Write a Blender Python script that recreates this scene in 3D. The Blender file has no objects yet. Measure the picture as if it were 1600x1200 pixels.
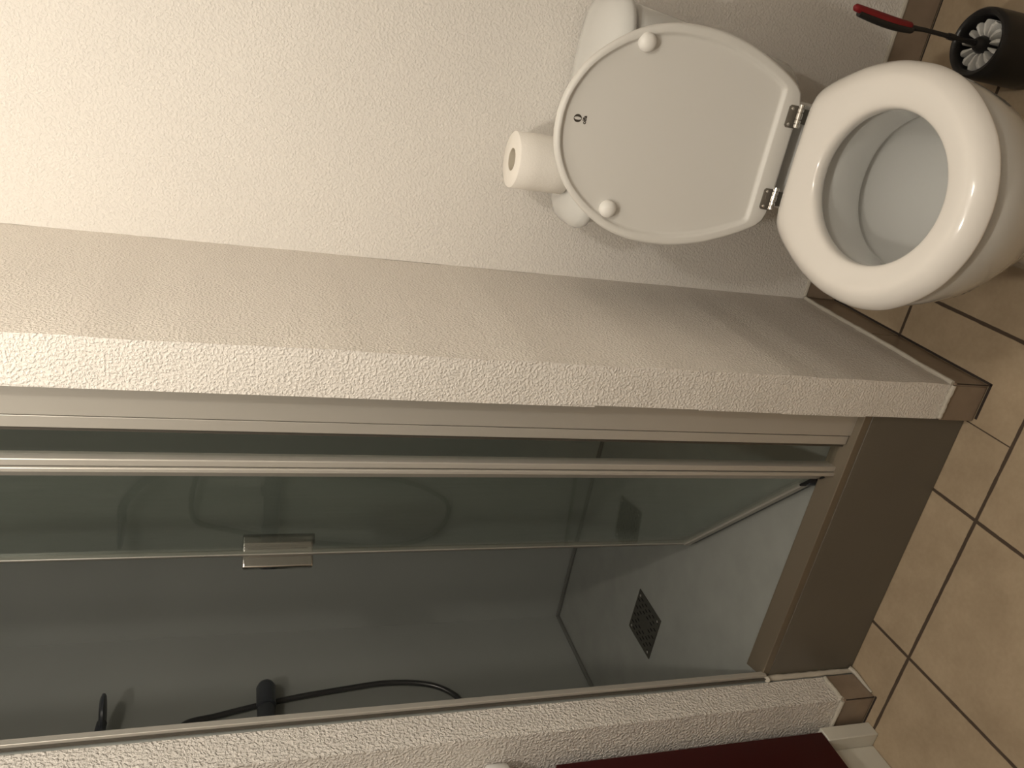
import bpy, bmesh, math, random
from mathutils import Vector, Matrix, noise
S = bpy.context.scene
COL = S.collection
random.seed(7)

# ------------------------------------------------------------------ camera
cam_d = bpy.data.cameras.new('camera'); cam = bpy.data.objects.new('camera', cam_d); COL.objects.link(cam)
cam_d.sensor_fit = 'HORIZONTAL'; cam_d.sensor_width = 36.0
cam_d.lens = 36.0 * 1250.88 / 1600.0
cam_d.clip_start = 0.01
cam.matrix_world = Matrix(((0.17862205, 0.90048727, 0.39650578, 0.4217),
                           (-0.27908049, 0.43280479, -0.85720131, -0.9974),
                           (-0.94350847, 0.04245803, 0.32861691, 1.2894),
                           (0, 0, 0, 1)))
S.camera = cam

# ------------------------------------------------------------------ world, light, exposure
W = bpy.data.worlds.new('world'); S.world = W; W.use_nodes = True
W.node_tree.nodes['Background'].inputs[0].default_value = (0.02, 0.02, 0.02, 1)
S.view_settings.view_transform = 'Standard'; S.view_settings.look = 'None'
S.view_settings.gamma = 1.0; S.view_settings.use_curve_mapping = False
S.view_settings.exposure = 0.0
LAMPS = [((0.66, -0.74, 2.00), 15.5), ((0.05, -0.76, 2.00), 23.0)]
LAMP_COL = (1.0, 0.940, 0.835)
for i, (p, e) in enumerate(LAMPS):
    ld = bpy.data.lights.new('ceiling_spot_light', 'POINT'); ld.energy = e; ld.color = LAMP_COL; ld.shadow_soft_size = 0.04
    lo = bpy.data.objects.new('ceiling_spot_light', ld); lo.location = p; COL.objects.link(lo)

# ------------------------------------------------------------------ materials
def mat(name, col, rough=0.5, metal=0.0, coat=0.0, spec=0.5, bump=None, var=None):
    """bump=(scale, strength, distance, detail); var=(scale, amount)"""
    m = bpy.data.materials.new(name); m.use_nodes = True; nt = m.node_tree
    b = nt.nodes['Principled BSDF']
    b.inputs['Base Color'].default_value = (*col, 1); b.inputs['Roughness'].default_value = rough
    b.inputs['Metallic'].default_value = metal; b.inputs['Coat Weight'].default_value = coat
    b.inputs['Specular IOR Level'].default_value = spec
    tc = nt.nodes.new('ShaderNodeTexCoord')
    if bump:
        n = nt.nodes.new('ShaderNodeTexNoise'); n.inputs['Scale'].default_value = bump[0]; n.inputs['Detail'].default_value = bump[3]
        bp = nt.nodes.new('ShaderNodeBump'); bp.inputs['Strength'].default_value = bump[1]; bp.inputs['Distance'].default_value = bump[2]
        nt.links.new(tc.outputs['Object'], n.inputs['Vector']); nt.links.new(n.outputs['Fac'], bp.inputs['Height'])
        nt.links.new(bp.outputs[0], b.inputs['Normal'])
    if var:
        n = nt.nodes.new('ShaderNodeTexNoise'); n.inputs['Scale'].default_value = var[0]; n.inputs['Detail'].default_value = 5
        r = nt.nodes.new('ShaderNodeMapRange'); r.inputs[1].default_value = 0.3; r.inputs[2].default_value = 0.7
        r.inputs[3].default_value = 1 - var[1]; r.inputs[4].default_value = 1 + var[1]
        mx = nt.nodes.new('ShaderNodeVectorMath'); mx.operation = 'SCALE'; mx.inputs[0].default_value = col
        nt.links.new(tc.outputs['Object'], n.inputs['Vector']); nt.links.new(n.outputs['Fac'], r.inputs[0])
        nt.links.new(r.outputs[0], mx.inputs['Scale']); nt.links.new(mx.outputs[0], b.inputs['Base Color'])
    return m

def plaster(name, col, scale=230, dist=0.0010, strength=0.7):
    m = mat(name, col, 0.85, spec=0.25, var=(3.0, 0.02)); nt = m.node_tree; b = nt.nodes['Principled BSDF']
    tc = nt.nodes.new('ShaderNodeTexCoord')
    n1 = nt.nodes.new('ShaderNodeTexNoise'); n1.inputs['Scale'].default_value = scale; n1.inputs['Detail'].default_value = 2.5; n1.inputs['Distortion'].default_value = 0.15
    n2 = nt.nodes.new('ShaderNodeTexNoise'); n2.inputs['Scale'].default_value = scale * 0.33; n2.inputs['Detail'].default_value = 2
    r = nt.nodes.new('ShaderNodeMapRange'); r.interpolation_type = 'SMOOTHSTEP'
    r.inputs[1].default_value = 0.38; r.inputs[2].default_value = 0.72
    a = nt.nodes.new('ShaderNodeMath'); a.operation = 'MULTIPLY_ADD'; a.inputs[1].default_value = 0.6
    for n in (n1, n2): nt.links.new(tc.outputs['Object'], n.inputs['Vector'])
    nt.links.new(n1.outputs['Fac'], r.inputs[0])
    nt.links.new(n2.outputs['Fac'], a.inputs[0]); nt.links.new(r.outputs[0], a.inputs[2])
    bp = nt.nodes.new('ShaderNodeBump'); bp.inputs['Strength'].default_value = strength; bp.inputs['Distance'].default_value = dist
    nt.links.new(a.outputs[0], bp.inputs['Height']); nt.links.new(bp.outputs[0], b.inputs['Normal'])
    return m

def tile_floor():
    m = mat('floor_tile', (0.5, 0.4, 0.27), 0.35, spec=0.35); nt = m.node_tree; b = nt.nodes['Principled BSDF']; L = nt.links
    def node(t, **k):
        n = nt.nodes.new(t)
        for a, v in k.items(): setattr(n, a, v)
        return n
    def M(op, a, b_=None, c=None):
        n = node('ShaderNodeMath', operation=op)
        for i, v in enumerate((a, b_, c)):
            if v is None: continue
            if isinstance(v, (int, float)): n.inputs[i].default_value = v
            else: L.new(v, n.inputs[i])
        return n.outputs[0]
    tc = node('ShaderNodeTexCoord'); sp = node('ShaderNodeSeparateXYZ')
    wob = node('ShaderNodeTexNoise'); wob.inputs['Scale'].default_value = 40
    L.new(tc.outputs['Object'], wob.inputs['Vector']); L.new(tc.outputs['Object'], sp.inputs[0])
    x, y = sp.outputs[0], sp.outputs[1]
    def joint(c, off, pitch, w):
        f = M('FRACT', M('ADD', M('DIVIDE', M('SUBTRACT', c, off), pitch), 0.5))
        d = M('MULTIPLY', M('ABSOLUTE', M('SUBTRACT', f, 0.5)), pitch)
        d = M('ADD', d, M('MULTIPLY', M('SUBTRACT', wob.outputs['Fac'], 0.5), 0.0022))
        r = node('ShaderNodeMapRange'); r.inputs[1].default_value = w - 0.0006; r.inputs[2].default_value = w + 0.0006
        r.inputs[3].default_value = 1; r.inputs[4].default_value = 0; L.new(d, r.inputs[0]); return r.outputs[0]
    jx = joint(x, 0.0946, 0.3265, 0.0033); jy = joint(y, -0.0891, 0.3251, 0.0033)
    # thin cut joint running from the pillar corner to the first cross joint
    cut = M('LESS_THAN', M('ABSOLUTE', M('SUBTRACT', x, -0.079)), 0.0012)
    cut = M('MULTIPLY', cut, M('MULTIPLY', M('GREATER_THAN', y, -0.0891), M('LESS_THAN', y, 0.03)))
    g = M('MAXIMUM', M('MAXIMUM', jx, jy), cut)
    n1 = node('ShaderNodeTexNoise'); n1.inputs['Scale'].default_value = 9; n1.inputs['Detail'].default_value = 8; n1.inputs['Roughness'].default_value = 0.6
    n2 = node('ShaderNodeTexNoise'); n2.inputs['Scale'].default_value = 120; n2.inputs['Detail'].default_value = 4
    L.new(tc.outputs['Object'], n1.inputs['Vector']); L.new(tc.outputs['Object'], n2.inputs['Vector'])
    cr = node('ShaderNodeValToRGB'); e = cr.color_ramp.elements
    e[0].position = 0.3; e[0].color = (*TILE_D, 1); e[1].position = 0.68; e[1].color = (*TILE_L, 1)
    L.new(M('ADD', M('MULTIPLY', n1.outputs['Fac'], 0.8), M('MULTIPLY', n2.outputs['Fac'], 0.2)), cr.inputs[0])
    mix = node('ShaderNodeMix', data_type='RGBA'); L.new(g, mix.inputs[0]); L.new(cr.outputs[0], mix.inputs[6]); mix.inputs[7].default_value = (0.075, 0.052, 0.036, 1)
    L.new(mix.outputs[2], b.inputs['Base Color'])
    ro = M('ADD', M('MULTIPLY', g, 0.45), 0.42); L.new(ro, b.inputs['Roughness'])
    bp = node('ShaderNodeBump'); bp.inputs['Strength'].default_value = 0.7; bp.inputs['Distance'].default_value = 0.002
    L.new(M('SUBTRACT', M('MULTIPLY', n2.outputs['Fac'], 0.06), g), bp.inputs['Height']); L.new(bp.outputs[0], b.inputs['Normal'])
    return m
TILE_D = (0.33, 0.25, 0.165); TILE_L = (0.46, 0.36, 0.245)

def glass(name, tint, film=0.0, refl=1.0):
    m = bpy.data.materials.new(name); m.use_nodes = True; nt = m.node_tree; nt.nodes.clear(); L = nt.links
    out = nt.nodes.new('ShaderNodeOutputMaterial')
    tr = nt.nodes.new('ShaderNodeBsdfTransparent'); tr.inputs[0].default_value = (*tint, 1)
    gl = nt.nodes.new('ShaderNodeBsdfGlossy'); gl.inputs['Roughness'].default_value = 0.03
    fr = nt.nodes.new('ShaderNodeFresnel'); ge = nt.nodes.new('ShaderNodeNewGeometry'); io = nt.nodes.new('ShaderNodeMapRange'); io.inputs[3].default_value = 1.45; io.inputs[4].default_value = 1 / 1.45
    L.new(ge.outputs['Backfacing'], io.inputs[0]); L.new(io.outputs[0], fr.inputs[0])
    ml = nt.nodes.new('ShaderNodeMath'); ml.operation = 'MULTIPLY'; ml.inputs[1].default_value = refl
    mx = nt.nodes.new('ShaderNodeMixShader'); L.new(fr.outputs[0], ml.inputs[0]); L.new(ml.outputs[0], mx.inputs[0])
    L.new(tr.outputs[0], mx.inputs[1]); L.new(gl.outputs[0], mx.inputs[2]); last = mx.outputs[0]
    if film:
        tc = nt.nodes.new('ShaderNodeTexCoord'); mp = nt.nodes.new('ShaderNodeMapping'); mp.inputs['Scale'].default_value = (90, 90, 9)
        n = nt.nodes.new('ShaderNodeTexNoise'); n.inputs['Scale'].default_value = 1.0; n.inputs['Detail'].default_value = 4; n.inputs['Distortion'].default_value = 0.5
        r = nt.nodes.new('ShaderNodeMapRange'); r.inputs[1].default_value = 0.3; r.inputs[2].default_value = 0.75; r.inputs[3].default_value = film * 0.35; r.inputs[4].default_value = film
        df = nt.nodes.new('ShaderNodeBsdfDiffuse'); df.inputs[0].default_value = (0.62, 0.68, 0.62, 1)
        m2 = nt.nodes.new('ShaderNodeMixShader')
        L.new(tc.outputs['Object'], mp.inputs[0]); L.new(mp.outputs[0], n.inputs['Vector']); L.new(n.outputs['Fac'], r.inputs[0])
        L.new(r.outputs[0], m2.inputs[0]); L.new(last, m2.inputs[1]); L.new(df.outputs[0], m2.inputs[2]); last = m2.outputs[0]
    L.new(last, out.inputs[0]); return m

M_WALL = plaster('wall_plaster', (0.80, 0.76, 0.71))
M_WALL_C = plaster('coarse_plaster', (0.80, 0.75, 0.69), 250, 0.0012, 0.9)
M_FAR = mat('far_wall_paint', (0.30, 0.26, 0.21), 0.8)
M_WALL_L = plaster('pillar_plaster', (0.76, 0.71, 0.655), 190, 0.0022, 1.0)
M_WHITE = mat('plain_paint', (0.58, 0.56, 0.53), 0.8)
M_TILE = tile_floor()
M_SKIRT = mat('skirting_tile', (0.27, 0.205, 0.15), 0.3, bump=(60, 0.15, 0.001, 2), var=(30, 0.1))
M_CAULK = mat('caulk', (0.50, 0.46, 0.39), 0.6, bump=(120, 0.5, 0.002, 2))
M_GAP = mat('dark_joint', (0.03, 0.02, 0.015), 0.9)
M_PANEL = mat('grey_wall_panel', (0.35, 0.36, 0.335), 0.35, bump=(400, 0.05, 0.0004, 2), var=(4, 0.03))
M_TRAY = mat('grey_tray', (0.31, 0.315, 0.29), 0.5, bump=(700, 0.15, 0.0005, 3), var=(14, 0.06))
M_APRON = mat('taupe_apron', (0.13, 0.115, 0.09), 0.38, var=(5, 0.05))
M_SEAL = mat('seal_strip', (0.17, 0.17, 0.155), 0.4)
M_ALU = mat('brushed_aluminium', (0.50, 0.47, 0.42), 0.34, 0.3)
M_RAIL = mat('rail_dark_reflection', (0.20, 0.165, 0.12), 0.36, 0.4)  # same metal as the profiles, its dark reflections put into the base colour
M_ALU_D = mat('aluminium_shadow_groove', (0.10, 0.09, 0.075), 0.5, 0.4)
M_CHROME = mat('chrome', (0.75, 0.73, 0.70), 0.08, 1.0)
M_CHROME_D = mat('dull_dark_chrome', (0.30, 0.28, 0.25), 0.25, 0.9, bump=(300, 0.4, 0.0006, 2))  # darker, rougher chrome with a fine bump for the hinge plates
M_STEEL = mat('dull_steel', (0.16, 0.15, 0.13), 0.4, 0.8)
M_BLACK = mat('black_hole', (0.004, 0.004, 0.004), 0.9)
M_RUBBER = mat('black_rubber', (0.01, 0.01, 0.011), 0.6)
M_DKGREY = mat('dark_grey_plastic', (0.055, 0.06, 0.07), 0.35)
M_HOSE = mat('dark_ribbed_hose', (0.10, 0.10, 0.10), 0.3, 0.6)
M_CERAM = mat('white_ceramic', (0.67, 0.665, 0.64), 0.12, coat=0.4)
M_SEAT = mat('white_seat_enamel', (0.80, 0.76, 0.71), 0.13, coat=0.5)
M_LID = mat('white_lid_enamel', (0.72, 0.70, 0.66), 0.38)
M_BUMP = mat('bumper_rubber', (0.86, 0.84, 0.80), 0.4)
M_INK = mat('logo_ink', (0.05, 0.04, 0.03), 0.5)
M_PAPER = mat('tissue_paper', (0.88, 0.84, 0.78), 0.95, spec=0.1, bump=(260, 0.35, 0.0012, 3))
M_CARD = mat('roll_tube_card', (0.62, 0.56, 0.46), 0.9)
M_RED = mat('crimson_grip', (0.20, 0.006, 0.010), 0.4)
M_BRUSH = mat('black_brush_plastic', (0.012, 0.011, 0.011), 0.35)
M_BRIST = mat('white_bristles', (0.58, 0.57, 0.54), 0.8, bump=(500, 0.6, 0.001, 2))
M_REDCAB = mat('dark_red_lacquer', (0.040, 0.005, 0.005), 0.40, spec=0.25)
M_CREAM = mat('cream_plastic', (0.62, 0.60, 0.53), 0.35)
M_WATER = glass('still_water', (0.93, 0.95, 0.93))
M_GLASS = glass('clear_shower_glass', (0.95, 0.965, 0.955), 0.0)
M_DOORG = glass('wet_door_glass', (0.90, 0.94, 0.91), 0.09)

# ------------------------------------------------------------------ mesh helpers
def obj(name, bm, m, parent=None, smooth=False, bevel=0, subd=0, angle=40):
    bmesh.ops.recalc_face_normals(bm, faces=bm.faces)
    me = bpy.data.meshes.new(name); bm.to_mesh(me); bm.free()
    for mm in (m if isinstance(m, (list, tuple)) else [m]): me.materials.append(mm)
    o = bpy.data.objects.new(name, me); COL.objects.link(o)
    if smooth:
        me.polygons.foreach_set('use_smooth', [True] * len(me.polygons))
        me.set_sharp_from_angle(angle=math.radians(angle))
    if bevel:
        b = o.modifiers.new('bevel', 'BEVEL'); b.width = bevel; b.segments = 3; b.limit_method = 'ANGLE'; b.angle_limit = math.radians(40)
        me.polygons.foreach_set('use_smooth', [True] * len(me.polygons)); me.set_sharp_from_angle(angle=math.radians(60))
    if subd:
        s = o.modifiers.new('subd', 'SUBSURF'); s.levels = subd; s.render_levels = subd
    if parent: o.parent = parent
    return o
def box(bm, a, b, mi=0):
    a, b = [min(p, q) for p, q in zip(a, b)], [max(p, q) for p, q in zip(a, b)]
    v = [bm.verts.new((x, y, z)) for x in (a[0], b[0]) for y in (a[1], b[1]) for z in (a[2], b[2])]
    for f in ((0, 1, 3, 2), (4, 6, 7, 5), (0, 4, 5, 1), (2, 3, 7, 6), (0, 2, 6, 4), (1, 5, 7, 3)):
        bm.faces.new([v[i] for i in f]).material_index = mi
def boxes(*bs):
    bm = bmesh.new()
    for a, b in bs: box(bm, a, b)
    return bm
def loft(bm, rings, cap0=False, cap1=False, closed=True, loop=False, mi=0):
    vs = [[bm.verts.new(p) for p in r] for r in rings]; n = len(vs[0])
    pairs = list(zip(vs, vs[1:])) + ([(vs[-1], vs[0])] if loop else [])
    for a, b in pairs:
        for i in range(n if closed else n - 1):
            j = (i + 1) % n; bm.faces.new((a[i], a[j], b[j], b[i])).material_index = mi
    if cap0: bm.faces.new(vs[0]).material_index = mi
    if cap1: bm.faces.new(vs[-1][::-1]).material_index = mi
def tube(bm, pts, rad, n=12, cap=True, mi=0):
    pts = [Vector(p) for p in pts]; rs = rad if isinstance(rad, (list, tuple)) else [rad] * len(pts)
    rings = []; up = None
    for i, p in enumerate(pts):
        t = (pts[min(i + 1, len(pts) - 1)] - pts[max(i - 1, 0)]).normalized()
        if up is None:
            up = Vector((0, 0, 1)) if abs(t.z) < 0.9 else Vector((1, 0, 0))
        s = t.cross(up).normalized(); up = s.cross(t).normalized()
        rings.append([p + rs[i] * (math.cos(2 * math.pi * k / n) * s + math.sin(2 * math.pi * k / n) * up) for k in range(n)])
    loft(bm, rings, cap, cap, mi=mi)
def lathe(bm, prof, c=(0, 0, 0), n=48, axis=None, cap0=False, cap1=False, mi=0):
    """prof: (radius, height) pairs; axis: optional matrix"""
    rings = []
    for r, h in prof:
        rg = []
        for k in range(n):
            a = 2 * math.pi * k / n; p = Vector((r * math.cos(a), r * math.sin(a), h))
            if axis: p = axis @ p
            rg.append(p + Vector(c))
        rings.append(rg)
    loft(bm, rings, cap0, cap1, mi=mi)
def catmull(P, n=10, closed=False):
    P = [Vector(p) for p in P]; out = []; N = len(P)
    rng = range(N) if closed else range(N - 1)
    for i in rng:
        g = (lambda k: P[k % N]) if closed else (lambda k: P[max(0, min(N - 1, k))])
        a, b, c, d = g(i - 1), g(i), g(i + 1), g(i + 2)
        for s in range(n):
            t = s / n
            out.append(0.5 * ((2 * b) + (c - a) * t + (2 * a - 5 * b + 4 * c - d) * t * t + (3 * b - a - 3 * c + d) * t ** 3))
    if not closed: out.append(P[-1])
    return out
def root(name, loc, label, cat, group=None):
    o = bpy.data.objects.new(name, None); o.empty_display_size = 0.05; COL.objects.link(o)
    o.location = (0, 0, 0); o['label'] = label; o['category'] = cat
    o['_loc'] = loc
    if group: o['group'] = group
    return o
ROOTS = []
def thing(name, loc, label, cat, group=None):
    o = root(name, loc, label, cat, group); del o['_loc']; ROOTS.append((o, Vector(loc))); return o
def tag(o, label, cat, group=None):
    o['label'] = label; o['category'] = cat
    if group: o['group'] = group
    return o
def struct(name, bm, m, **k):
    o = obj(name, bm, m, **k); o['kind'] = 'structure'; return o

# ------------------------------------------------------------------ dimensions (metres)
D = 0.4492      # toilet wall plane
HB = 0.081      # skirting height
T = 0.0734      # pillar width
SF = 0.0167     # apron face
HP = 0.2141     # tray top
XL = -0.6907    # left pillar side face
YL = -0.0616    # wall plane beside the vanity
XS = -1.338; YS = 0.949
H = 2.40; XR = 0.76; YB = -2.0; XW = -1.75; XH = 0.76
RO = 0.004      # skirting stands this much proud

# ------------------------------------------------------------------ room shell
struct('floor', boxes(((XW - .1, YB - .1, -.06), (XR + .1, YS + .1, 0))), M_TILE)
struct('ceiling', boxes(((XW - .1, YB - .1, H), (XR + .1, YS + .1, H + .06))), M_WHITE)
struct('wall_back', boxes(((-RO, D + RO, 0), (XR + .1, D + .08, H))), M_WALL)
struct('wall_right', boxes(((XR, YB, 0), (XR + .08, D + RO, H))), M_WALL)
struct('wall_front', boxes(((XW - .1, YB - .08, 0), (XR + .08, YB, H))), M_FAR)
struct('wall_far_left', boxes(((XW - .08, YB, 0), (XW, YL + RO, H))), M_FAR)

def rough_edge_box(a, b, seed=0, step=0.03):
    """tall box whose vertical arrises wander a little, like hand-finished plaster"""
    bm = bmesh.new(); z = a[2]; rings = []
    while z < b[2] + 1e-6:
        o = [noise.noise(Vector((seed + k * 7.3, z * 14.0, 0.5))) * 0.0022 for k in range(8)]
        c = [(a[0] + o[0], a[1] + o[1]), (b[0] + o[2], a[1] + o[3] * .6), (b[0] + o[4] * .3, b[1]), (a[0] + o[5] * .3, b[1])]
        rings.append([(x, y, z) for x, y in c]); z += step
        if z > b[2] and abs(rings[-1][0][2] - b[2]) > 1e-4 and z - step < b[2] - 1e-4: z = b[2]
    loft(bm, rings, True, True); return bm
bm = rough_edge_box((-T + .002, RO, 0), (-RO, YS, H), 3)
# lumps of plaster left along the arris beside the shower profile
for z0, z1, w in ((0.765, H, .0032), (0.58, 0.765, .0008), (0.42, 0.58, .0022), (0.245, 0.42, .0034), (0.085, 0.245, .0018)):
    box(bm, (-T + .004, RO + .0004, z0), (-T + .002 - w, RO + .012, z1))
struct('wall_partition', bm, M_WALL_C)
struct('wall_left', rough_edge_box((XW, YL + RO, 0), (XL - RO, 0.0055, H), 11), M_WALL_L)
# shower alcove
struct('wall_shower_back', boxes(((XS - .08, YS, 0), (-T + .002, YS + .08, H))), M_PANEL)
struct('wall_shower_left', boxes(((XS - .08, 0.0056, 0), (XS, YS, H))), M_PANEL)
struct('wall_shower_front', boxes(((XS, 0.0056, 0), (XL - .006, 0.0135, H))), M_PANEL)
struct('wall_shower_right', boxes(((-T - .004, 0.075, HP), (-T + .002, YS, H))), M_PANEL)

# skirting tiles, each run with a bead of caulk and a dark joint at the floor
def skirting(name, runs, caulk, joints=(), gaps=()):
    bm = bmesh.new()
    for a, b in runs: box(bm, a, b)
    o = obj(name, bm, M_SKIRT, bevel=.0012); o['kind'] = 'structure'
    if caulk:
        bm = bmesh.new()
        for p in caulk:
            q = catmull([Vector(p[0]).lerp(Vector(p[1]), t / 14) + Vector((random.uniform(-1, 1) * .0006, random.uniform(-1, 1) * .0006, random.uniform(-1, 1) * .0008)) for t in range(15)], 3)
            tube(bm, q, [.0042 + .0012 * noise.noise(v * 40) for v in q], 8)
        obj('caulk_bead', bm, M_CAULK, o, smooth=True)
    if gaps:
        bm = bmesh.new()
        for a, b in gaps: box(bm, a, b)
        obj('floor_joint', bm, M_GAP, o)
    return o
skirting('baseboard_back', [((RO * 0, D, 0.003), (XH, D + RO, HB))], [((.004, D + .002, HB + .001), (XH, D + .002, HB + .001))],
         gaps=[((0, D - .003, 0.0002), (XR, D - .0002, 0.0012))])
skirting('baseboard_partition', [((-RO, 0.2368, .003), (0, D, HB)), ((-RO, -.0, .003), (0, .2348, HB))],
         [((-.001, .004, HB + .001), (-.001, D, HB + .001))], gaps=[((0.0002, -.005, .0002), (.0045, D, .0012)), ((-RO, .2348, .003), (-.0005, .2368, HB)), ((-.0012, -.0008, .003), (.0004, .0006, HB - .004))])
skirting('baseboard_partition_end', [((-T, 0.0003, .003), (-RO - .0005, RO, HB))], [((-T + .004, .001, HB + .001), (-.004, .001, HB + .001))],
         gaps=[((-T + .006, -.0050, .0002), (0.003, -.0002, .0012))])
skirting('baseboard_pillar_side', [((XL - RO, YL + .0003, .003), (XL, .004, HB))], [((XL - .001, YL + .004, HB + .001), (XL - .001, .002, HB + .001))])
skirting('baseboard_left', [((XW, YL - RO * 0, .003), (XL - RO - .0005, YL + RO - .0002, HB))], [((-1.3, YL + .001, HB + .001), (XL - .004, YL + .001, HB + .001))],
         gaps=[((-1.2, YL - .004, .0002), (XL + .002, YL - .0002, .0012)), ((XL - .0010, YL - .0006, .003), (XL + .0007, YL + .0009, HB - .006))])
bm = bmesh.new()   # cream sealant smeared around the foot of the left pillar and up its joint with the tray
q = catmull([(XL + .003, YL + .01, .003), (XL + .004, -.03, .004), (XL + .006, 0.0, .005), (XL + .006, .014, .010)], 8)
tube(bm, q, [.002 + .0042 * i / len(q) for i in range(len(q))], 8)
q = catmull([(XL + .002, .011, z) for z in (.005, .06, .12, .18, .216)] + [(XL + .004, .006, .226)], 8)
tube(bm, q, [.0055 + .0015 * noise.noise(v * 60) for v in q], 8)
struct('trim_1', bm, M_CAULK, smooth=True)

# ------------------------------------------------------------------ shower tray, apron, drain
t = thing('shower_tray', (-0.7, .45, 0), 'raised grey shower tray behind a taupe apron, between the two plaster pillars', 'shower tray')
obj('tray_floor', boxes(((XS + .0005, SF + .02, .15), (-T - .0045, YS - .0005, HP))), M_TRAY, t, bevel=.001)
obj('apron', boxes(((XL + .0002, SF, 0.001), (-T - .0005, SF + .018, HP))), M_APRON, t, bevel=.0008)
bm = bmesh.new()
w = .011
for a, b in (((XS + .001, YS - w, HP), (-T - .005, YS - .001, HP + w)), ((XS + .001, .02, HP), (XS + w, YS - w, HP + w))): box(bm, a, b)
obj('seal_strip', bm, M_SEAL, t, bevel=.003)

dx, dy, dd = -1.0164, .4092, .1292
t = thing('drain_grate', (dx + dd / 2, dy + dd / 2, HP), 'square dark metal drain grate with rows of slots in the shower floor', 'drain')
bm = bmesh.new(); box(bm, (dx, dy, HP + .0002), (dx + dd, dy + dd, HP + .003)); obj('plate', bm, M_STEEL, t, bevel=.001)
bm = bmesh.new()
for i in range(9):
    for j in range(5):
        cx = dx + .016 + i * (dd - .032) / 8; cy = dy + .02 + j * (dd - .04) / 4 + (.007 if i % 2 else -.007)
        if abs(cx - dx - dd/2) < .018 and abs(cy - dy - dd/2) < .02: continue
        vs = []
        for k in range(16):
            a = 2 * math.pi * k / 16; vs.append((cx + .0021 * math.cos(a), cy + .0075 * math.sin(a), HP + .0031))
        top = [bm.verts.new(v) for v in vs]; low = [bm.verts.new((v[0], v[1], HP + .0025)) for v in vs]
        bm.faces.new(top); [bm.faces.new((top[k], top[(k + 1) % 16], low[(k + 1) % 16], low[k])) for k in range(16)]
o = obj('slots', bm, M_BLACK, t)
for ax, ay in ((.1, .1), (.9, .1), (.1, .9), (.9, .9)):
    bm = bmesh.new(); lathe(bm, [(.0034, 0), (.0034, .0006), (.002, .0012)], (dx + ax * dd, dy + ay * dd, HP + .003), 16, cap1=True)
    obj('screw', bm, M_ALU, t, smooth=True)

# ------------------------------------------------------------------ shower enclosure
ZT = 2.02
E = thing('shower_enclosure', (-.38, .04, HP), 'aluminium and glass shower enclosure with its glass door swung open inward', 'shower door')
fy = .030
bm = bmesh.new(); box(bm, (-T - .0005 - .053, fy, HP + .004), (-T - .0005, fy + .04, ZT)); obj('wall_profile', bm, M_ALU, E, bevel=.001)
bm = bmesh.new(); box(bm, (-.1455, fy + .0012, HP + .022), (-.1285, fy + .036, ZT)); obj('inner_profile', bm, M_ALU, E, bevel=.0008)
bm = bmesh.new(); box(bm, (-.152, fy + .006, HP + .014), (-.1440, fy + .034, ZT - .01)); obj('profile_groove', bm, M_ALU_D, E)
# threshold rail, a shallow wedge falling towards the tray, in one extrusion
def extr(prof, x0, x1):
    bm = bmesh.new(); loft(bm, [[(x0, y, z) for y, z in prof], [(x1, y, z) for y, z in prof]], True, True); return bm
obj('threshold_rail', extr([(.0185, HP + .0003), (.0185, HP + .0150), (.0200, HP + .0162), (.0560, HP + .0285), (.0575, HP + .0280), (.0580, HP + .0003)], XL + .0004, -T - .0006), M_RAIL, E, smooth=True, angle=15)
bm = bmesh.new(); box(bm, (XL + .0003, .012, HP + .010), (XL + .010, .0235, ZT)); obj('left_profile', bm, M_ALU, E, bevel=.001)
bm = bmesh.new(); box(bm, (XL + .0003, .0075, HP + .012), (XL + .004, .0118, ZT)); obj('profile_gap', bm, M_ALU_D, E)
bm = bmesh.new(); box(bm, (-T - .001, fy, ZT), (XL + .0004, fy + .04, ZT + .045)); obj('header_rail', bm, M_ALU, E, bevel=.002)
bm = bmesh.new(); box(bm, (-.197, fy + .012, HP + .022), (-.146, fy + .018, ZT)); obj('fixed_pane', bm, M_GLASS, E)
bm = bmesh.new(); box(bm, (-.205, fy + .004, HP + .016), (-.194, fy + .026, ZT)); box(bm, (-.214, fy + .002, HP + .016), (-.2065, fy + .03, ZT))
po = obj('hinge_post', bm, M_ALU, E, bevel=.0018)
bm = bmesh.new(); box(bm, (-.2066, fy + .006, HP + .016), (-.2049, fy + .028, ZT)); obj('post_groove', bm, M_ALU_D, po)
# the door leaf
Hg = Vector((-.2185, .052, 0)); En = Vector((-.6150, .377, 0)); dv = (En - Hg).normalized(); nv = Vector((-dv.y, dv.x, 0))  # nv points to the wet side's left
if nv.dot(Vector((1, -1, 0))) < 0: nv = -nv          # nv faces the room
LW = (En - Hg).length
def leaf(bm, u0, u1, n0, n1, z0, z1):
    v = [bm.verts.new(Hg + dv * u + nv * n + Vector((0, 0, z))) for u in (u0, u1) for n in (n0, n1) for z in (z0, z1)]
    for f in ((0, 1, 3, 2), (4, 6, 7, 5), (0, 4, 5, 1), (2, 3, 7, 6), (0, 2, 6, 4), (1, 5, 7, 3)): bm.faces.new([v[i] for i in f])
ZB = HP + .030
bm = bmesh.new(); leaf(bm, .006, LW - .004, -.003, .003, ZB, ZT - .01); G = obj('door_pane', bm, M_DOORG, E)
bm = bmesh.new(); leaf(bm, .0, .016, -.006, .006, ZB, ZT - .01); obj('pivot_strip', bm, M_ALU, G, bevel=.001)
bm = bmesh.new(); leaf(bm, LW - .010, LW + .002, -.006, .0045, ZB, ZT - .01); obj('edge_strip', bm, M_ALU, G, bevel=.001)
bm = bmesh.new(); leaf(bm, LW + .002, LW + .005, -.004, .004, ZB, ZT - .01); obj('magnetic_seal', bm, M_ALU_D, G)
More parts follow.
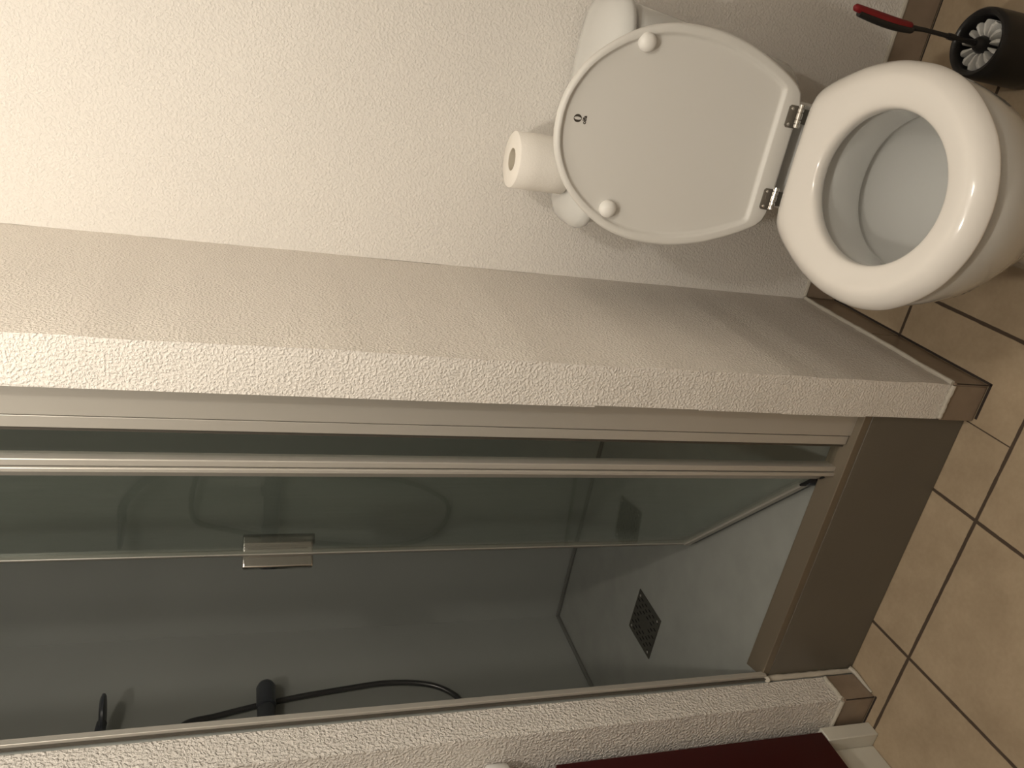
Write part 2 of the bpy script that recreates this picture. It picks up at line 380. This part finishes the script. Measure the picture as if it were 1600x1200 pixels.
bm = bmesh.new(); leaf(bm, .03, LW, -.007, .007, ZB - .010, ZB + .005); obj('bottom_rail', bm, M_ALU, G, bevel=.001)
bm = bmesh.new(); leaf(bm, .03, LW - .005, -.002, .003, ZB - .026, ZB - .0095); obj('drip_seal', bm, M_DKGREY, G)
bm = bmesh.new()
lathe(bm, [(.013, HP + .012), (.013, HP + .032), (.009, HP + .034)], (Hg.x - .03, Hg.y + .028, 0), 24, cap1=True, cap0=True)
obj('pivot_foot', bm, M_DKGREY, G, smooth=True)
bm = bmesh.new(); leaf(bm, .018, .055, .0035, .008, ZB - .004, ZB + .012); leaf(bm, .0, .03, .004, .009, ZB - .012, ZB - .002); obj('pivot_gasket', bm, M_RUBBER, G, bevel=.002)
hz0, hz1 = 1.120, 1.258
bm = bmesh.new(); leaf(bm, LW - .006, LW + .014, .0048, .030, hz0, hz1)
hd = obj('door_handle', bm, M_CHROME, G, bevel=.004)
bm = bmesh.new(); leaf(bm, LW - .040, LW - .012, -.030, -.008, hz0, hz1); leaf(bm, LW - .014, LW + .006, -.013, -.007, hz0 + .01, hz1 - .01); obj('inner_grip', bm, M_STEEL, hd, bevel=.003)

# ------------------------------------------------------------------ shower mixer, hose, hand shower on the left panel
bx = XS + .058
t = thing('shower_mixer', (XS, .5, 1.17), 'dark grey bar mixer on the shower side wall behind the hose', 'shower mixer')
bm = bmesh.new(); q = [(bx, y, 1.172) for y in (.28, .29, .60, .605)]; tube(bm, q, [.020, .023, .023, .020], 32); obj('body', bm, M_DKGREY, t, smooth=True)
bm = bmesh.new(); tube(bm, [(bx, y, 1.172) for y in (.607, .610, .672, .684, .690)], [.021, .025, .025, .020, .010], 32); obj('control_knob', bm, M_DKGREY, t, smooth=True)
bm = bmesh.new(); tube(bm, [(bx, y, 1.172) for y in (.277, .274, .212, .205, .200)], [.021, .025, .025, .020, .010], 32); obj('control_knob', bm, M_DKGREY, t, smooth=True)
for y in (.37, .52):
    bm = bmesh.new(); tube(bm, [(XS + .0006, y, 1.172), (XS + .012, y, 1.172), (XS + .0125, y, 1.172), (bx - .015, y, 1.172)], [.030, .028, .016, .016], 28); obj('wall_flange', bm, M_DKGREY, t, smooth=True)
hs = thing('hand_shower', (XS, .5, 1.55), 'dark hand shower with round flat head and long looping hose on the shower wall', 'hand shower')
bm = bmesh.new(); ax = Matrix.Rotation(math.radians(4), 3, 'X')
lathe(bm, [(.0, .0), (.046, .0), (.051, .003), (.051, .008), (.040, .013), (.0, .014)], (XS + .085, .600, 1.548), 40, ax); obj('head', bm, M_DKGREY, hs, smooth=True)
bm = bmesh.new(); tube(bm, catmull([(XS + .085, .575, 1.553), (XS + .085, .53, 1.550), (XS + .083, .47, 1.51), (XS + .082, .42, 1.44), (XS + .080, .395, 1.38)], 6), .012, 16); obj('handle', bm, M_DKGREY, hs, smooth=True)
bm = bmesh.new(); tube(bm, [(XS + .0006, .425, 1.45), (XS + .01, .425, 1.45), (XS + .0105, .425, 1.45), (XS + .075, .425, 1.45)], [.024, .022, .014, .014], 24); obj('wall_bracket', bm, M_DKGREY, hs, smooth=True)
bm = bmesh.new()
hp_ = [(XS + .080, .395, 1.38), (XS + .07, .43, 1.37), (XS + .045, .53, 1.385), (XS + .03, .60, 1.37), (XS + .016, .632, 1.29), (XS + .014, .655, 1.195), (XS + .014, .675, 1.08), (XS + .014, .690, .95), (XS + .016, .697, .85), (XS + .016, .689, .76), (XS + .018, .662, .69), (XS + .02, .61, .645), (XS + .03, .54, .66), (XS + .05, .47, .80), (bx, .445, 1.00), (bx, .445, 1.152)]
tube(bm, catmull(hp_, 10), .0078, 12); obj('hose', bm, M_HOSE, hs, smooth=True)

# ------------------------------------------------------------------ toilet
xc = .312; xt = .3165
def egg(hw, yf, yb, z, yc=0.0, pf=2.0, pb=2.0, n=72, x0=None):
    r = []
    for k in range(n):
        a = 2 * math.pi * k / n; s, c = math.sin(a), math.cos(a)
        p = pb if c > 0 else pf
        x = hw * math.copysign(abs(s) ** (2 / p), s)
        y = yc + (yb - yc if c > 0 else yc - yf) * math.copysign(abs(c) ** (2 / p), c)
        r.append(((xc if x0 is None else x0) + x, y, z))
    return r
TO = thing('toilet', (xc, .1, 0), 'white ceramic close-coupled toilet with its lid raised against the cistern', 'toilet')
bm = bmesh.new()
rings = [egg(.100, -.135, .30, .0, .05, 2.3, 3), egg(.104, -.140, .30, .008, .05, 2.3, 3), egg(.100, -.133, .30, .03, .05, 2.3, 3), egg(.088, -.105, .30, .09, .05, 2.2, 3),
         egg(.092, -.105, .29, .15, .05, 2.1, 3), egg(.113, -.135, .28, .21, .03, 2.1, 2.8), egg(.140, -.178, .27, .27, .01, 2.05, 2.6),
         egg(.160, -.205, .25, .32, 0, 2.05, 2.4), egg(.168, -.216, .22, .36, 0, 2.05, 2.3), egg(.170, -.220, .19, .392, 0, 2.05, 2.3),
         egg(.167, -.217, .185, .404, 0, 2.05, 2.3), egg(.157, -.208, .175, .4085, 0, 2.05, 2.3),
         egg(.122, -.180, .118, .4085, -.02, 2, 2.1), egg(.115, -.173, .110, .402, -.02, 2, 2.1), egg(.112, -.170, .108, .38, -.02, 2, 2.1),
         egg(.112, -.170, .108, .338, -.02, 2, 2.1), egg(.115, -.173, .110, .331, -.02, 2, 2.1), egg(.124, -.184, .114, .331, -.02, 2, 2.1), egg(.127, -.187, .117, .338, -.02, 2, 2.1),
         egg(.129, -.188, .118, .31, -.02), egg(.122, -.180, .108, .27, -.02), egg(.108, -.162, .090, .235, -.02), egg(.085, -.130, .065, .205, -.02), egg(.060, -.090, .040, .18, -.02), egg(.045, -.07, .02, .13, -.02), egg(.03, -.05, .0, .11, -.02)]
loft(bm, rings, True, True)
loft(bm, [egg(.070, .12, .425, .22, .28, 4, 5, 48), egg(.080, .12, .43, .27, .28, 4, 5, 48), egg(.088, .12, .435, .33, .28, 4, 5, 48), egg(.090, .12, .437, .385, .28, 4, 5, 48), egg(.086, .125, .432, .392, .28, 4, 5, 48)], True, True)
obj('bowl', bm, M_CERAM, TO, smooth=True, angle=50)
bm = bmesh.new(); bm.faces.new([bm.verts.new(p) for p in egg(.0535, -.08, .03, .168, -.02)]); obj('bowl_water', bm, M_WATER, TO)

# half outline of seat and lid: (v from hinge towards front, half width)
HALF = [(0, 0), (0, .045), (.0005, .085), (.006, .103), (.024, .117), (.060, .134), (.11, .152), (.16, .1625), (.20, .165), (.25, .1625), (.30, .150), (.345, .126), (.385, .092), (.410, .052), (.419, .02), (.420, 0)]
def outline(n=96, sx=1.0, sv=1.0, inset=0.0, front=1.0):
    pts = [Vector((hw, v, 0)) for v, hw in HALF] + [Vector((-hw, v, 0)) for v, hw in HALF[-2:0:-1]]
    c = catmull(pts, 14, True)
    L = [0]
    for a, b in zip(c, c[1:] + c[:1]): L.append(L[-1] + (b - a).length)
    out = []
    for k in range(n):
        s = L[-1] * k / n; i = max(j for j in range(len(c)) if L[j] <= s)
        f = (s - L[i]) / max(L[i + 1] - L[i], 1e-9); out.append(c[i].lerp(c[(i + 1) % len(c)], f))
    if inset:
        c0 = Vector((0, .2, 0))
        out = [c0 + (p - c0) * (1 - inset * (1 - (1 - front) * max(0, min(1, p.y / .42)) ** 1.5) / (p - c0).length) for p in out]
    return [(p.x * sx, p.y * sv) for p in out]
# seat: ring of crowned section between the hole and the outline
SY = .177; ZS0, ZS1 = .412, .442
N = 96
ou = outline(N)
hole = []
for k, (x, v) in enumerate(ou):
    a = math.atan2(x / .165, -(v - .205) / .215)      # angle seen from the middle of the seat
    hole.append((0.1089 * math.sin(a) + 0.0005, 0.2118 - 0.1302 * math.cos(a)))
prof = [(0.0, .10), (-.02, .40), (-.005, .68), (.05, .82), (.14, .89), (.30, .96), (.48, 1.03), (.60, 1.04), (.70, .98), (.83, .80), (.93, .55), (.99, .25), (1.0, .08), (.97, 0), (.06, 0)]
bm = bmesh.new(); rings = []
for f, h in prof:
    rings.append([(xc + hx + (ox * 1.054 - hx) * f, SY - (hv + (ov * .961 - hv) * f), ZS0 + (ZS1 - ZS0) * h) for (ox, ov), (hx, hv) in zip(ou, hole)])
loft(bm, rings, loop=True)
seat = obj('seat', bm, M_SEAT, TO, smooth=True, angle=60, subd=1)
# lid: same plan, dished inner face, stood up and leaning on the cistern
lean = math.radians(5.3); LY, LZ = .218, .419
def lp(x, v, w): # w towards the room
    return Vector((xc - .0035 + x, LY + v * math.sin(lean) - w * math.cos(lean), LZ + v * math.cos(lean) + w * math.sin(lean)))
SX, SV = 1.06, .971
def lo_(i): return .030 + (i - .0125) * .9
bm = bmesh.new(); rings = []
for ins, w in ((.05, -.010), (.02, -.009), (.006, -.005), (.001, .000), (0, .005), (.001, .0095), (.004, .0122), (.006, .0126), (.0150, .0132), (.0175, .0124), (.0200, .0095), (.0225, .0068), (.026, .0062), (.06, .0060), (.10, .0060)):
    o2 = outline(N, inset=ins) if ins else outline(N)
    if w > .005 and ins >= .0125: o2 = [(x, v) for x, v in outline(N, inset=ins, front=.55)]
    if w > .005 and ins >= .0125: o2 = [(x, (v + lo_(ins) + math.sqrt((v - lo_(ins)) ** 2 + 1e-5)) / 2) for x, v in o2]
    rings.append([lp(x * SX, v * SV, w) for x, v in o2])
loft(bm, rings, True, True)
lid = obj('lid', bm, M_LID, TO, smooth=True, angle=60)
def at_lid(x, v, w=.006): return lp(x, v, w)
for x, z in ((.1360, .7065), (-.1255, .7095)):
    v = (z - LZ) / math.cos(lean); bm = bmesh.new()
    rot = Matrix.Rotation(math.pi / 2 - lean, 3, 'X')
    lathe(bm, [(.0125, -.001), (.0145, .002), (.0148, .006), (.0130, .011), (.0085, .0145), (.003, .016)], lp(x, v, .006), 28, rot, cap1=True); obj('bumper', bm, M_BUMP, lid, smooth=True)
# the printed mark near the top edge of the lid: a didone O above four small letters
def planar(name, polys, m, parent):
    bm = bmesh.new()
    for outer, inner in polys:
        n_ = len(outer); A = [bm.verts.new(at_lid(*p, .0064)) for p in outer]; B = [bm.verts.new(at_lid(*p, .0064)) for p in inner]
        for k in range(n_): bm.faces.new((A[k], A[(k + 1) % n_], B[(k + 1) % n_], B[k]))
    return obj(name, bm, m, parent)
v0 = .373; n_ = 40; EX = .008
planar('emblem', [([(EX + .0062 * math.cos(2 * math.pi * k / n_), v0 + .0066 * math.sin(2 * math.pi * k / n_)) for k in range(n_)],
                   [(EX + .0024 * math.cos(2 * math.pi * k / n_), v0 + .0058 * math.sin(2 * math.pi * k / n_)) for k in range(n_)])], M_INK, lid)
fc = bpy.data.curves.new('lettering', 'FONT'); fc.body = 'olfa'; fc.size = .0085; fc.align_x = 'CENTER'; fc.offset = .00035
fo = bpy.data.objects.new('lettering_source', fc); COL.objects.link(fo)
dg = bpy.context.evaluated_depsgraph_get(); me = bpy.data.meshes.new_from_object(fo.evaluated_get(dg)); bpy.data.objects.remove(fo)
for v in me.vertices: v.co = at_lid(EX - .001 + v.co.x * 1.05, v0 - .0145 + v.co.y, .0064)
me.materials.clear(); me.materials.append(M_INK); lo = bpy.data.objects.new('lettering', me); COL.objects.link(lo); lo.parent = lid
# hinges
for sx in (-.069, .069):
    hx = xc - .001 + sx
    bm = bmesh.new(); hy, hz = .2035, .4200
    segs = [(-.0190, -.0128), (-.0118, -.0062), (-.0052, .0052), (.0062, .0118), (.0128, .0190)]
    for a, b in segs: tube(bm, [(hx + a, hy, hz), (hx + a + .0006, hy, hz), (hx + b - .0006, hy, hz), (hx + b, hy, hz)], [.0046, .0054, .0054, .0046], 20)
    tube(bm, [(hx - .0185, hy, hz), (hx + .0185, hy, hz)], .0042, 12)
    hg = obj('hinge', bm, M_CHROME, TO, smooth=True)
    bm = bmesh.new()
    c = [lp(sx + x, v, .0133) for x, v in ((-.018, .002), (.018, .002), (.018, .0185), (.0150, .0215), (-.0150, .0215), (-.018, .0185))]
    d = [lp(sx + x, v, .0149) for x, v in ((-.018, .002), (.018, .002), (.018, .0185), (.0150, .0215), (-.0150, .0215), (-.018, .0185))]
    loft(bm, [c, d], True, True); pl = obj('hinge_plate', bm, M_CHROME_D, hg)
    bm = bmesh.new(); rot = Matrix.Rotation(math.pi / 2 - lean, 3, 'X')
    for x in (-.0125, .0125): lathe(bm, [(.0028, 0), (.0026, .0008), (.001, .0014)], lp(sx + x, .0150, .0149), 14, rot, cap1=True)
    obj('hinge_screws', bm, M_CHROME, hg, smooth=True)
    bm = bmesh.new(); box(bm, (hx - .012, hy - .002, .392), (hx + .012, hy + .006, hz)); obj('hinge_foot', bm, M_STEEL, hg, bevel=.001)
# cistern and its pillow-shaped cover
bm = bmesh.new(); cy = .362
def cis(hw, yf, z, p=3.2, yb=.446): return egg(hw, yf, yb, z, (yf + yb) / 2 + .02, p, p + 1.2, 72, x0=xt)
loft(bm, [cis(.115, .315, .352), cis(.135, .298, .358), cis(.145, .290, .375), cis(.152, .286, .42), cis(.163, .284, .50), cis(.176, .282, .60), cis(.186, .281, .68), cis(.187, .281, .694), cis(.184, .284, .6975)], True, True)
obj('cistern', bm, M_CERAM, TO, smooth=True, angle=60)
bm = bmesh.new()
loft(bm, [cis(.176, .292, .6978, yb=.442), cis(.180, .288, .7022, yb=.444), cis(.192, .276, .7030), cis(.197, .271, .708), cis(.198, .270, .716), cis(.195, .273, .726, 3), cis(.186, .282, .736, 2.8, yb=.444), cis(.166, .300, .744, 2.6, .436), cis(.12, .33, .750, 2.5, .42), cis(.05, .355, .752, 2.3, .40)], True, True)
obj('cistern_cover', bm, M_CERAM, TO, smooth=True, angle=60)

# ------------------------------------------------------------------ toilet roll
t = thing('toilet_paper_roll', (.222, .362, .752), 'white toilet paper roll standing upright on the cistern', 'toilet paper')
bm = bmesh.new(); z0, z1 = .7525, .850; ro, ri = .0480, .0195
rings = []
for r, z in ((ri, z0), (ro - .001, z0), (ro, z0 + .001), (ro, z0 + .03), (ro + .0003, z0 + .06), (ro, z1 - .001), (ro - .001, z1), (ri, z1)):
    rings.append([(.222 + (r + (.0007 * noise.noise(Vector((math.cos(a) * 2, math.sin(a) * 2, z * 30))) if r > .03 else 0)) * math.cos(a), .362 + r * math.sin(a), z) for a in [2 * math.pi * k / 72 for k in range(72)]])
loft(bm, rings, loop=True); obj('paper', bm, M_PAPER, t, smooth=True, angle=50)
bm = bmesh.new(); lathe(bm, [(ri - .001, z0 + .001), (ri - .0002, z0 + .001), (ri - .0002, z1 - .0005), (ri - .001, z1 - .0005), (ri - .001, z0 + .001)], (.222, .362, 0), 48); obj('card_tube', bm, M_CARD, t, smooth=True)

# ------------------------------------------------------------------ toilet brush in its holder
bxh, byh = .546, .198
h = bmesh.new(); lathe(h, [(.054, 0.0005), (.058, .004), (.0585, .03), (.058, .09), (.0575, .113), (.0565, .121), (.053, .1255), (.048, .1245), (.0455, .120), (.0445, .112), (.044, .02), (.0, .018)], (bxh, byh, 0), 56, cap0=True)
tag(obj('brush_holder', h, M_BRUSH, smooth=True, angle=50), 'round black brush holder pot on the floor beside the toilet', 'brush holder')
B = thing('toilet_brush', (bxh, byh, .03), 'toilet brush with red and black grip standing in the black pot', 'toilet brush')
hub = Vector((bxh - .002, byh - .002, .1165))
bm = bmesh.new(); lathe(bm, [(.012, .022), (.013, .10), (.0145, .116), (.011, .124), (.007, .130)], (hub.x, hub.y, 0), 28, cap1=True, cap0=True); obj('hub', bm, M_BRUSH, B, smooth=True)
for k in range(13):
    a = 2 * math.pi * k / 13 + .1; bm = bmesh.new(); ln = .0285 + random.uniform(-.003, .001)
    ca, sa = math.cos(a), math.sin(a); rings = []
    for r, wd, zt in ((.0125, .0010, .111), (.020, .0022, .1165), (.0125 + ln * .75, .0041, .119), (.0125 + ln, .0044, .115)):
        rings.append([(hub.x + ca * r - sa * x, hub.y + sa * r + ca * x, z) for x, z in ((-wd, zt - .003), (-wd * .6, zt), (wd * .6, zt), (wd, zt - .003), (wd, .05), (-wd, .05))])
    loft(bm, rings, True, True); obj('bristle_tuft', bm, M_BRIST, B, smooth=True, angle=35)
sh = [Vector((hub.x, hub.y, .128)), Vector((bxh - .001, byh + .001, .18)), Vector((bxh + .000, byh + .003, .235)), Vector((bxh - .002, byh + .002, .272))]
bm = bmesh.new(); tube(bm, sh, [.0050, .0038, .0036, .005], 14); tube(bm, [sh[0].lerp(sh[1], .85), sh[1].lerp(sh[2], .1)], .0055, 12); obj('shaft', bm, M_BRUSH, B, smooth=True)
gp = catmull([(bxh - .002, byh + .002, .262), (bxh - .002, byh + .001, .30), (bxh + .001, byh, .345), (bxh + .005, byh - .001, .384)], 8)
rr = [.0052 + .0020 * math.sin(math.pi * min(1, i / (len(gp) - 1) * 1.0)) for i in range(len(gp))]; rr[-1] = .003; rr[0] = .004
bm = bmesh.new(); tube(bm, [p + Vector((-.0030, 0, -.003)) for p in gp[:-2]], rr[:-2], 16); obj('grip_back', bm, M_BRUSH, B, smooth=True)
bm = bmesh.new(); tube(bm, [p + Vector((.0030, 0, .002)) for p in gp], [r * 1.05 for r in rr], 16); obj('grip', bm, M_RED, B, smooth=True)

# ------------------------------------------------------------------ vanity unit and washbasin
V = thing('vanity_cabinet', (-1.02, -.3, 0), 'dark red lacquered vanity cabinet on cream plinth beside the left pillar', 'cabinet')
X0, X1 = -1.31, -.752; Y0, Y1 = -.50, -.0815
bm = bmesh.new(); box(bm, (X1 - .018, Y0, .127), (X1, Y1, .712)); obj('side_panel', bm, M_REDCAB, V, bevel=.0008)
bm = bmesh.new(); box(bm, (X0, Y0, .127), (X0 + .018, Y1, .712)); obj('side_panel', bm, M_REDCAB, V, bevel=.0008)
bm = bmesh.new(); box(bm, (X0 + .018, Y0 + .02, .127), (X1 - .018, Y1, .145)); box(bm, (X0 + .018, Y1 - .01, .145), (X1 - .018, Y1, .712)); box(bm, (X0 + .018, Y0 + .02, .694), (X1 - .018, Y1 - .01, .712)); obj('carcass', bm, M_REDCAB, V)
for i in range(2):
    xa = X0 + .002 + i * (X1 - X0) / 2; bm = bmesh.new(); box(bm, (xa, Y0 - .02, .130), (xa + (X1 - X0) / 2 - .004, Y0 - .001, .710)); dr = obj('door', bm, M_REDCAB, V, bevel=.001)
    hx = xa + ((X1 - X0) / 2 - .03 if i == 0 else .026); bm = bmesh.new(); tube(bm, [(hx, Y0 - .021, .60), (hx, Y0 - .045, .60), (hx, Y0 - .045, .48), (hx, Y0 - .021, .48)], .004, 10); obj('handle', bm, M_CHROME, dr, smooth=True)
bm = bmesh.new(); box(bm, (X0 + .02, -.104, .0005), (X1 + .002, -.072, .125)); box(bm, (X0 + .02, Y0 + .05, .0005), (X1 - .03, -.104, .125)); obj('plinth', bm, M_CREAM, V, bevel=.002)
t = thing('washbasin', (-1.02, -.3, .712), 'white washbasin corner above the dark red vanity cabinet', 'washbasin')
def rr_(hx, hy, z, p=5): return [(-1.03 + hx * math.copysign(abs(math.sin(a)) ** (2 / p), math.sin(a)), -.31 + hy * math.copysign(abs(math.cos(a)) ** (2 / p), math.cos(a)), z) for a in [2 * math.pi * k / 96 for k in range(96)]]
bm = bmesh.new(); loft(bm, [rr_(.20, .15, .7125), rr_(.22, .17, .74), rr_(.252, .215, .79), rr_(.290, .2420, .801, 22), rr_(.294, .2455, .807, 26), rr_(.294, .2455, .842, 26), rr_(.290, .2420, .847, 22), rr_(.240, .19, .847), rr_(.228, .18, .838), rr_(.2, .15, .78), rr_(.1, .08, .74)], True, True)
obj('basin', bm, M_CERAM, t, smooth=True, angle=60)
bm = bmesh.new(); tube(bm, catmull([(-1.03, -.115, .845), (-1.03, -.115, .93), (-1.03, -.14, .96), (-1.03, -.20, .955), (-1.03, -.215, .935)], 6), .012, 16); obj('tap', bm, M_CHROME, t, smooth=True)

# ------------------------------------------------------------------ re-seat the roots at the base of each thing
for o, loc in ROOTS:
    o.location = loc
    for ch in o.children: ch.matrix_parent_inverse = Matrix.Translation(-loc)
bpy.context.view_layer.update()
